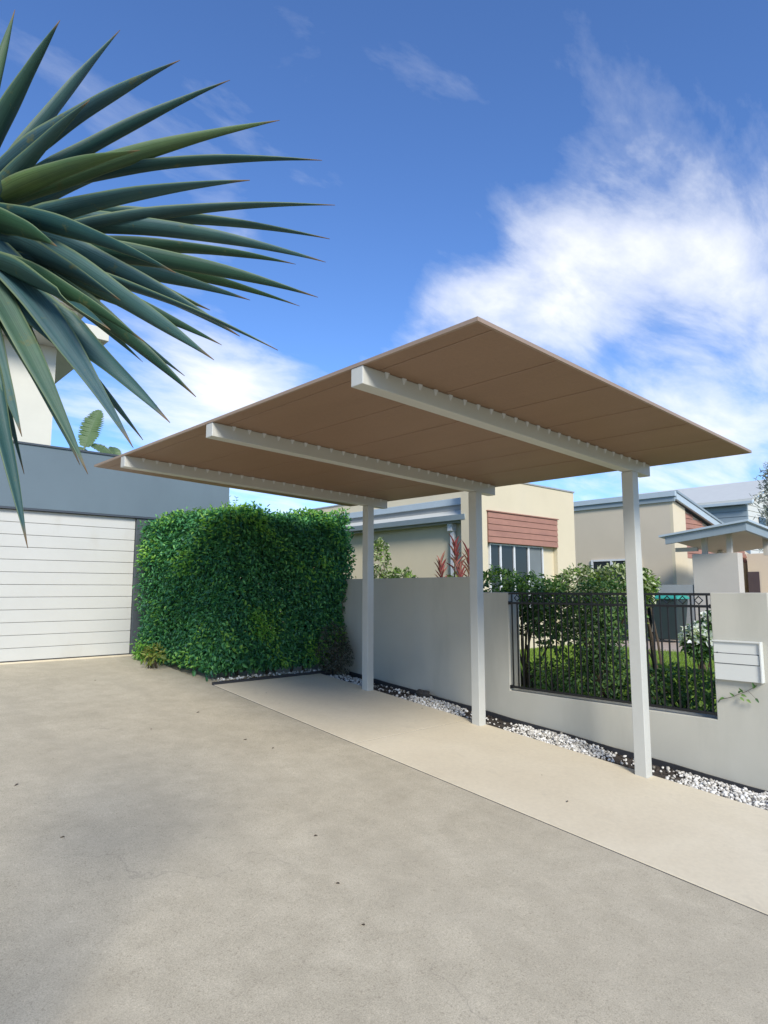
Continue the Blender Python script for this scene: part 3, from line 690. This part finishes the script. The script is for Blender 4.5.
# sprig creeping out from the fence onto the wall
sp = thing('creeping_sprig', 'thin green sprig creeping out below the white letterbox', 'plant', (5.78, 2.2, .46))
m = MB().tube([(5.80, 2.26, .50), (5.735, 2.19, .60), (5.72, 2.10, .63), (5.72, 1.98, .69), (5.725, 1.90, .74)], [.003, .0026, .0022, .0018, .0012], 5)
m.tube([(5.72, 1.96, .695), (5.70, 1.90, .64)], [.0018, .001], 4); m.build('stem', M['twig'], sp)
Ps = np.array([(5.72, 2.07, .70), (5.72, 2.04, .73), (5.72, 2.02, .72), (5.72, 2.0, .74), (5.72, 2.03, .70), (5.72, 1.93, .78), (5.71, 1.91, .79), (5.705, 1.91, .71), (5.72, 1.98, .69), (5.73, 2.15, .68)])
Ad = np.array([(-.3, .5, .5), (-.3, -.5, .4), (-.2, -.9, -.1), (-.3, .6, .7), (-.2, -.8, -.5), (-.2, -.7, .6), (-.2, .3, .9), (-.2, -.6, -.7), (-.2, -.5, -.3), (-.2, .6, -.2)])
leafmesh('leaves', Ps-np.array([0, 0, .06]), Ad, np.tile([-1, 0, .4], (10, 1))+unit(10)*.3, .045, .02, M['shrub'], sp)

# red cordylines
def cordyline(base, h, ns, label):
    t = thing('red_cordyline', label, 'plant', base, 'red leaved plants behind the tall wall'); s = MB(); P = []; A = []
    for i in range(ns):
        a = random.uniform(0, 6.28); r = random.uniform(0, .16); top = Vector(base)+Vector((math.cos(a)*r, math.sin(a)*r, h*(1-.30*i/ns)))
        s.tube([base, Vector(base).lerp(top, .6)+Vector((0, 0, 0)), top], [.018, .014, .011], 6)
        for k in range(24):
            q = k/24; d = Vector((math.cos(k*2.4), math.sin(k*2.4), .9+3.0*q)).normalized()
            P.append(top-Vector((0, 0, .42*(1-q)))); A.append(d)
    n = len(P); P = np.array([tuple(p) for p in P]); A = np.array([tuple(p) for p in A]); N = np.array([0, 0, 1.])-A*A[:, 2:3]+unit(n)*.2
    leafmesh('leaves', P, A, N, rng.uniform(.16, .27, n), rng.uniform(.030, .045, n), M['redleaf'], t, .15)
    s.build('stems', M['bark'], t)
cordyline((7.6, 6.84, GL), 1.86, 2, 'tall red leaved cordyline behind the wall left of the middle post')
cordyline((7.7, 6.60, GL), 1.72, 2, 'shorter red leaved cordyline partly hidden behind the middle post')
shrub('yellow_tuft', 'low yellow green tuft at the foot of the red plants above the tall wall', 'shrub', (7.3, 6.5, GL),
      [((7.3, 6.52, 1.50), (.16, .22, .22), 2), ((7.3, 6.5, 1.0), (.15, .2, .5), 1)], 600, .08, .02, M['yellowleaf'], 5)

# ------------------------------------------------------------------ lawn grass
n = 42000
X = rng.uniform(5.97, 13, n); Y = rng.uniform(2.0, 9.2, n); k = rng.random(n) < np.clip(1.5-(X-6)*.16, .3, 1); k &= ~((X > 12.15) & (Y > 4.85) & (Y < 7.5)) ; k &= ~((X > 9.0) & (Y > 7.45)); X, Y = X[k], Y[k]; n = len(X)
P = np.stack([X, Y, np.full(n, .358)], 1); A = unit(n)*.45+np.array([0, 0, 1.0]); N = unit(n)+np.array([0, 0, .1])
o = leafmesh('grass', P, A, N, rng.uniform(.03, .075, n), rng.uniform(.004, .008, n)*1.4, M['grass'], None, .1)
o['kind'] = 'stuff'; tag(o, 'bright green lawn grass behind the metal fence', 'grass')

# ------------------------------------------------------------------ banana palms behind the garage
def paddle(mb, base, d, L, W, nrm, notch=.35, droop=.18):
    """one big ribbed paddle blade with torn edges"""
    d = Vector(d).normalized(); s = d.cross(Vector(nrm)).normalized(); nn = s.cross(d); b = Vector(base); K = 40
    r = random.Random(int(L*1e4)); o = len(mb.v)
    for i in range(K+1):
        t = i/K; w = W*math.sin(math.pi*min(1, t*.93+.05))**.55*.5*(1-.25*t)
        c = b+d*L*t+Vector((0, 0, -droop*L*t*t)); wl = w*(1-(notch*(.3+r.random()) if i % 2 else 0)); wr = w*(1-(notch*(.3+r.random()) if i % 2 else 0))
        mb.v += [tuple(c-s*wl+nn*w*.25), tuple(c), tuple(c+s*wr+nn*w*.25)]
    for i in range(K):
        a = o+i*3; mb.f += [(a, a+3, a+4, a+1), (a+1, a+4, a+5, a+2)]
def banana(base, leaves, label):
    t = thing('banana_plant', label, 'plant', base, 'banana plants behind the garage'); top = Vector(base)+Vector((0, 0, leaves[0][0]))
    MB().tube([base, Vector(base).lerp(top, .5), top], [.14, .11, .07], 10).build('trunk', M['bark'], t)
    for (z, d, L, W, nr) in leaves[1:]:
        b = Vector(base)+Vector((0, 0, z)); st = MB().tube([b-Vector((0, 0, .3)), b, b+Vector(d).normalized()*.15], [.03, .022, .016], 6)
        m = MB(); paddle(m, b+Vector(d).normalized()*.1, d, L, W, nr); l = m.build('leaf', M['banana'], t, fix=False); st.build('stalk', M['banana'], l)
banana((3.70, 12.3, .3), [(3.5,), (3.72, (.28, .1, 1), .98, .46, (-.5, -1, .2)), (3.5, (.1, 1, .8), .9, .4, (0, -.4, 1))], 'upright torn paddle leaf of a banana plant above the garage parapet')
banana((4.35, 12.4, .3), [(3.5,), (3.66, (-.8, -.2, .42), .55, .26, (-.1, -1, .5)), (3.66, (.85, -.1, .35), .62, .26, (0, -1, .6)), (3.6, (.2, 1, .9), .8, .3, (0, -.4, 1))], 'lower arching banana leaves above the garage parapet beside the canopy')

# ------------------------------------------------------------------ street tree at the right
tr = thing('feathery_tree', 'feathery grey green tree at the far right beyond the porch', 'tree', (24.0, 6.9, .3))
s = MB(); s.tube([(24, 6.9, .3), (24.05, 6.85, 2), (23.95, 6.9, 3.4), (24.0, 6.85, 5.0)], [.12, .10, .07, .02], 8)
P = []; 
for i in range(26):
    a = i*2.4; z = 2.2+i*.11; e = Vector((24+math.cos(a)*(.75-.012*i), 6.8+math.sin(a)*(.75-.012*i), z+.75)); b = Vector((24, 6.88, z-.2))
    s.tube([b, b.lerp(e, .5)+Vector((0, 0, .1)), e], [.03, .018, .006], 5)
    for _ in range(95):
        t = random.uniform(.35, 1.1); q = b.lerp(e, t); P.append((q.x+random.gauss(0, .11), q.y+random.gauss(0, .11), q.z+random.gauss(0, .11)))
s.build('trunk', M['bark'], tr); P = np.array(P); n = len(P)
leafmesh('crown', P, unit(n)+np.array([0, 0, .3]), unit(n), rng.uniform(.14, .26, n), rng.uniform(.018, .035, n), M['treeleaf'], tr)

# ------------------------------------------------------------------ foreground yucca
cr = Vector((0.18, 1.54, 2.30))
yu = thing('yucca', 'large blue green sword leaved yucca hanging in from the upper left', 'yucca', (cr.x-.12, cr.y+.02, gz(0, 1.55)))
MB().tube([(cr.x-.14, cr.y+.03, gz(0, 1.55)-.05), (cr.x-.13, cr.y+.03, .8), (cr.x-.07, cr.y, 1.7), (cr.x-.02, cr.y, 2.1), cr], [.085, .07, .062, .06, .045], 14).build('trunk', M['bark'], yu, smooth=True)
struct(MB().tube([(cr.x-.14, cr.y+.03, gz(0, 1.3)-.01), (cr.x-.14, cr.y+.03, gz(0, 1.75)+.012)], .20, 24).build('planting_hole', M['mulch']))
def sword(tip, width, sag=.0, side=0.0, twist=0.0):
    face = random.uniform(.35, .9)
    tip = Vector(tip); v = tip-cr; L = v.length; d0 = v.normalized()
    b = cr-Vector((0, 0, .12*random.random()))+d0*.035
    ctrl = b.lerp(tip, .5)+Vector((0, 0, (sag*.55+random.uniform(0, .03))*L))
    lat = d0.cross(Vector((0, 0, 1))); lat = lat.normalized() if lat.length > .1 else Vector((1, 0, 0)); ctrl += lat*side*L
    K = 22; prev = None; kink = random.uniform(.3, .8); kv = lat*random.uniform(-.03, .03)*L+Vector((0, 0, random.uniform(-.035, .01)*L)); vs = []; uv = []; off = parent_loc(yu)
    for i in range(K+1):
        t = i/K; p = b*(1-t)**2+ctrl*2*t*(1-t)+tip*t*t; tg = (ctrl-b)*2*(1-t)+(tip-ctrl)*2*t; tg.normalize()
        s = tg.cross(Vector((0, 0, 1))); s = s.normalized() if s.length > .08 else lat.copy()
        sf = tg.cross((p-Vector((0, 0, 1.5))).normalized()); sf = sf if sf.dot(s) > 0 else -sf
        s = (s*(1-face)+sf.normalized()*face).normalized(); s = Matrix.Rotation(twist*.5*(.3+.7*t), 3, tg) @ s
        if prev is not None and s.dot(prev) < 0: s = -s
        if prev is not None: s = (s*.4+prev*.6); s = (s-tg*s.dot(tg)).normalized()
        prev = s.copy(); nn = s.cross(tg).normalized()
        w = width*.5*(.62+.38*min(1, t/.3)) if t < .3 else width*.5*max(.012, (1-((t-.3)/.7)**1.45))
        w *= 1+.05*math.sin(t*17+kink*40); cup = w*.42*(1-.5*t); wob = nn*w*.07*math.sin(t*11+kink*30)
        for k in range(5):
            a = (k-2)/2; vs.append(tuple(p+s*a*w+nn*abs(a)*cup*1.25+wob*a-off)); uv.append(((k)/4, t))
    fs = [(i*5+k, i*5+k+1, i*5+k+6, i*5+k+5) for i in range(K) for k in range(4)]
    me = bpy.data.meshes.new('leaf'); me.from_pydata(vs, [], fs); me.materials.append(M['sword'])
    ul = me.uv_layers.new(name='UVMap')
    for lp in me.loops: ul.data[lp.index].uv = uv[lp.vertex_index]
    for p in me.polygons: p.use_smooth = True
    o = bpy.data.objects.new('leaf', me); C.objects.link(o); o.parent = yu
    so = o.modifiers.new('thick', 'SOLIDIFY'); so.thickness = .0016; so.offset = 0
    return o
SWORDS = [
((0.884,1.169,2.339),0.044,0.11,0.00,0.2),
((0.853,1.142,2.258),0.046,0.11,0.00,-0.2),
((0.801,1.100,2.141),0.051,0.10,0.00,0.3),
((0.935,1.388,2.379),0.044,0.11,0.02,0.0),
((0.708,1.112,1.999),0.037,0.13,0.00,0.5),
((0.925,1.351,2.244),0.040,0.10,0.00,0.2),
((0.661,1.189,2.040),0.065,0.09,0.00,0.3),
((0.735,1.410,2.104),0.048,0.09,0.00,-0.2),
((0.588,1.159,1.961),0.067,0.09,0.00,0.4),
((0.593,1.245,1.905),0.062,0.10,0.00,0.2),
((0.673,1.479,2.028),0.044,0.09,0.00,0.2),
((0.524,1.211,1.830),0.070,0.10,0.00,0.5),
((0.569,1.388,1.911),0.044,0.09,0.00,0.1),
((0.463,1.202,1.978),0.044,0.12,0.00,-0.3),
((0.457,1.057,2.062),0.044,0.11,0.00,-0.2),
((0.463,1.235,1.774),0.065,0.11,0.00,0.4),
((0.533,1.368,1.824),0.048,0.10,0.00,0.2),
((0.392,1.267,1.718),0.053,0.11,0.00,0.5),
((0.420,1.412,1.760),0.044,0.10,0.00,0.3),
((0.432,1.522,1.853),0.044,0.10,0.00,0.2),
((0.327,1.390,1.581),0.053,0.11,0.00,0.8),
((0.313,1.433,1.807),0.053,0.11,0.00,0.6),
((0.360,1.603,1.759),0.035,0.11,0.00,0.5),
((0.630,1.642,2.097),0.035,0.09,0.00,0.2),
((0.356,1.366,1.981),0.062,0.10,0.00,0.2),
((0.309,1.248,2.136),0.053,0.14,0.00,0.2),
((0.662,1.333,2.147),0.062,0.09,0.00,0.0),
((0.438,1.276,2.081),0.070,0.09,0.00,0.0),
((0.395,1.195,1.981),0.070,0.09,0.00,0.2),
((0.778,1.353,2.215),0.053,0.09,0.00,0.1),
((0.858,1.116,2.390),0.039,0.11,0.00,0.2),
((0.800,1.090,2.461),0.039,0.12,0.00,0.0),
((0.697,1.106,2.514),0.043,0.12,0.00,0.1),
((0.653,1.254,2.679),0.039,0.11,0.00,0.3),
((0.507,1.196,2.603),0.043,0.11,0.00,0.1),
((0.454,1.416,2.795),0.039,0.10,0.00,-0.2),
((0.302,1.307,2.642),0.043,0.10,0.00,0.1),
((0.251,1.471,2.752),0.039,0.09,0.00,0.0),
((0.565,0.995,2.258),0.047,0.13,0.00,0.1),
((0.654,1.401,2.610),0.039,0.12,0.00,0.1),
((0.392,1.081,2.280),0.043,0.14,0.00,-0.1),
((0.332,1.182,2.406),0.039,0.12,0.00,0.2),
]
for t_, w_, sg, sd, tw in SWORDS: sword(t_, w_, sg, sd, tw)
# the rest of the rosette, up, back and to the other side
for i in range(26):
    a = rad(150+i*8.6); el = rad(random.uniform(-35, 75)); L = random.uniform(.55, .78)
    d = Vector((math.sin(a)*math.cos(el)*.5-.75, math.cos(a)*math.cos(el)-.15, math.sin(el))).normalized()
    sword(cr+d*L, .062, .06, random.uniform(-.03, .03), random.uniform(-.5, .5))

# ------------------------------------------------------------------ sky, sun, camera
SUN = Vector((-.72, -1.38, 1.0)).normalized()
el = math.asin(SUN.z); az = math.atan2(SUN.x, SUN.y)
W = bpy.data.worlds.new('World'); SC.world = W; W.use_nodes = True; nt = W.node_tree; bg = nt.nodes['Background']
sky = nd(nt, 'ShaderNodeTexSky', sky_type='NISHITA'); sky.sun_disc = False; sky.sun_elevation = el; sky.sun_rotation = az % (2*math.pi)
sky.air_density = 1.0; sky.dust_density = .35; sky.ozone_density = 3.0
tc = nd(nt, 'ShaderNodeTexCoord'); dirv = tc.outputs['Generated']
sep = nd(nt, 'ShaderNodeSeparateXYZ'); nt.links.new(dirv, sep.inputs[0])
def math_(op, a, b=None, clamp=False):
    m = nd(nt, 'ShaderNodeMath', operation=op); m.use_clamp = clamp
    for i, v in enumerate((a, b)):
        if v is None: continue
        if isinstance(v, (int, float)): m.inputs[i].default_value = v
        else: nt.links.new(v, m.inputs[i])
    return m.outputs[0]
zz = math_('ADD', math_('MAXIMUM', sep.outputs[2], 0.0), .22)
cb = nd(nt, 'ShaderNodeCombineXYZ'); nt.links.new(math_('DIVIDE', sep.outputs[0], zz), cb.inputs[0]); nt.links.new(math_('DIVIDE', sep.outputs[1], zz), cb.inputs[1])
mp = nd(nt, 'ShaderNodeMapping'); mp.inputs['Rotation'].default_value = (0, 0, rad(20)); mp.inputs['Scale'].default_value = (1.0, 1.9, 1); nt.links.new(cb.outputs[0], mp.inputs[0])
wisp = noise(nt, 2.2, 12, .60, mp.outputs[0], .28)
soft = noise(nt, 1.1, 4, .5, cb.outputs[0], .3)
def lobe(d, width):   # a cloud bank around a direction of the sky
    vm = nd(nt, 'ShaderNodeVectorMath', operation='DISTANCE'); nt.links.new(dirv, vm.inputs[0]); vm.inputs[1].default_value = Vector(d).normalized()
    return math_('SUBTRACT', 1.0, math_('DIVIDE', vm.outputs['Value'], width), True)
LOBES = [
((0.727,0.550,0.412),0.17,0.68),
((0.663,0.630,0.404),0.13,0.45),
((0.779,0.484,0.399),0.14,0.35),
((0.872,0.342,0.351),0.22,0.50),
((0.887,0.259,0.383),0.20,0.40),
((0.851,0.266,0.454),0.14,0.30),
((0.787,0.408,0.462),0.16,0.36),
((0.433,0.862,0.265),0.20,0.38),
((0.289,0.908,0.304),0.22,0.36),
((0.456,0.844,0.281),0.15,0.50),
((0.391,0.780,0.489),0.10,0.40),
((0.936,0.313,0.162),0.24,0.50),
((0.561,0.811,0.168),0.30,0.50),
((0.890,0.432,0.143),0.18,0.35),
((0.544,0.717,0.436),0.14,-0.50),
((0.849,0.467,0.246),0.12,-0.10),
((0.625,0.612,0.485),0.14,-0.25),
((0.228,0.770,0.596),0.25,0.10),
((0.689,0.360,0.629),0.30,0.15),
]
acc = None
for d, wd_, amp in LOBES:
    v = math_('MULTIPLY', lobe(d, wd_), amp); acc = v if acc is None else math_('ADD', acc, v)
dens = math_('ADD', math_('ADD', math_('MULTIPLY', wisp, 2.1), math_('MULTIPLY', soft, .30)), math_('SUBTRACT', acc, 1.33))
mask = ramp(nt, dens, [(0.0, (0, 0, 0)), (.2, (.12, .12, .12)), (.5, (.5, .5, .5)), (.95, (.92, .92, .92))])
hz = math_('POWER', math_('SUBTRACT', 1.0, math_('MAXIMUM', sep.outputs[2], 0.0), True), 7.0)
skyc = mixc(nt, 1.0, sky.outputs[0], (.74, .97, 1.33), 'MULTIPLY')
cl = mixc(nt, math_('MULTIPLY', mask, .92), skyc, (7.2, 7.3, 7.5))
nt.links.new(cl, bg.inputs[0]); bg.inputs[1].default_value = .10

sl_ = bpy.data.lights.new('sun', 'SUN'); sl_.energy = 2.9; sl_.angle = rad(18); sl_.color = (1.0, .95, .87)
so = bpy.data.objects.new('sun', sl_); C.objects.link(so); so.rotation_euler = (-SUN).to_track_quat('-Z', 'Y').to_euler(); so.location = (-10, -12, 9)

cam = bpy.data.cameras.new('camera'); co = bpy.data.objects.new('camera', cam); C.objects.link(co); SC.camera = co
cam.sensor_fit = 'HORIZONTAL'; cam.sensor_width = 36; cam.lens = 36*644/768; cam.clip_end = 2000; cam.clip_start = .05
co.location = (0, 0, 1.5); co.rotation_euler = (rad(90)+math.atan(78/644), 0, -rad(42.2))
SC.render.resolution_x = 768; SC.render.resolution_y = 1024
SC.view_settings.view_transform = 'Standard'; SC.view_settings.look = 'None'; SC.view_settings.exposure = 0.68; SC.view_settings.gamma = 1
SC.render.engine = 'CYCLES'
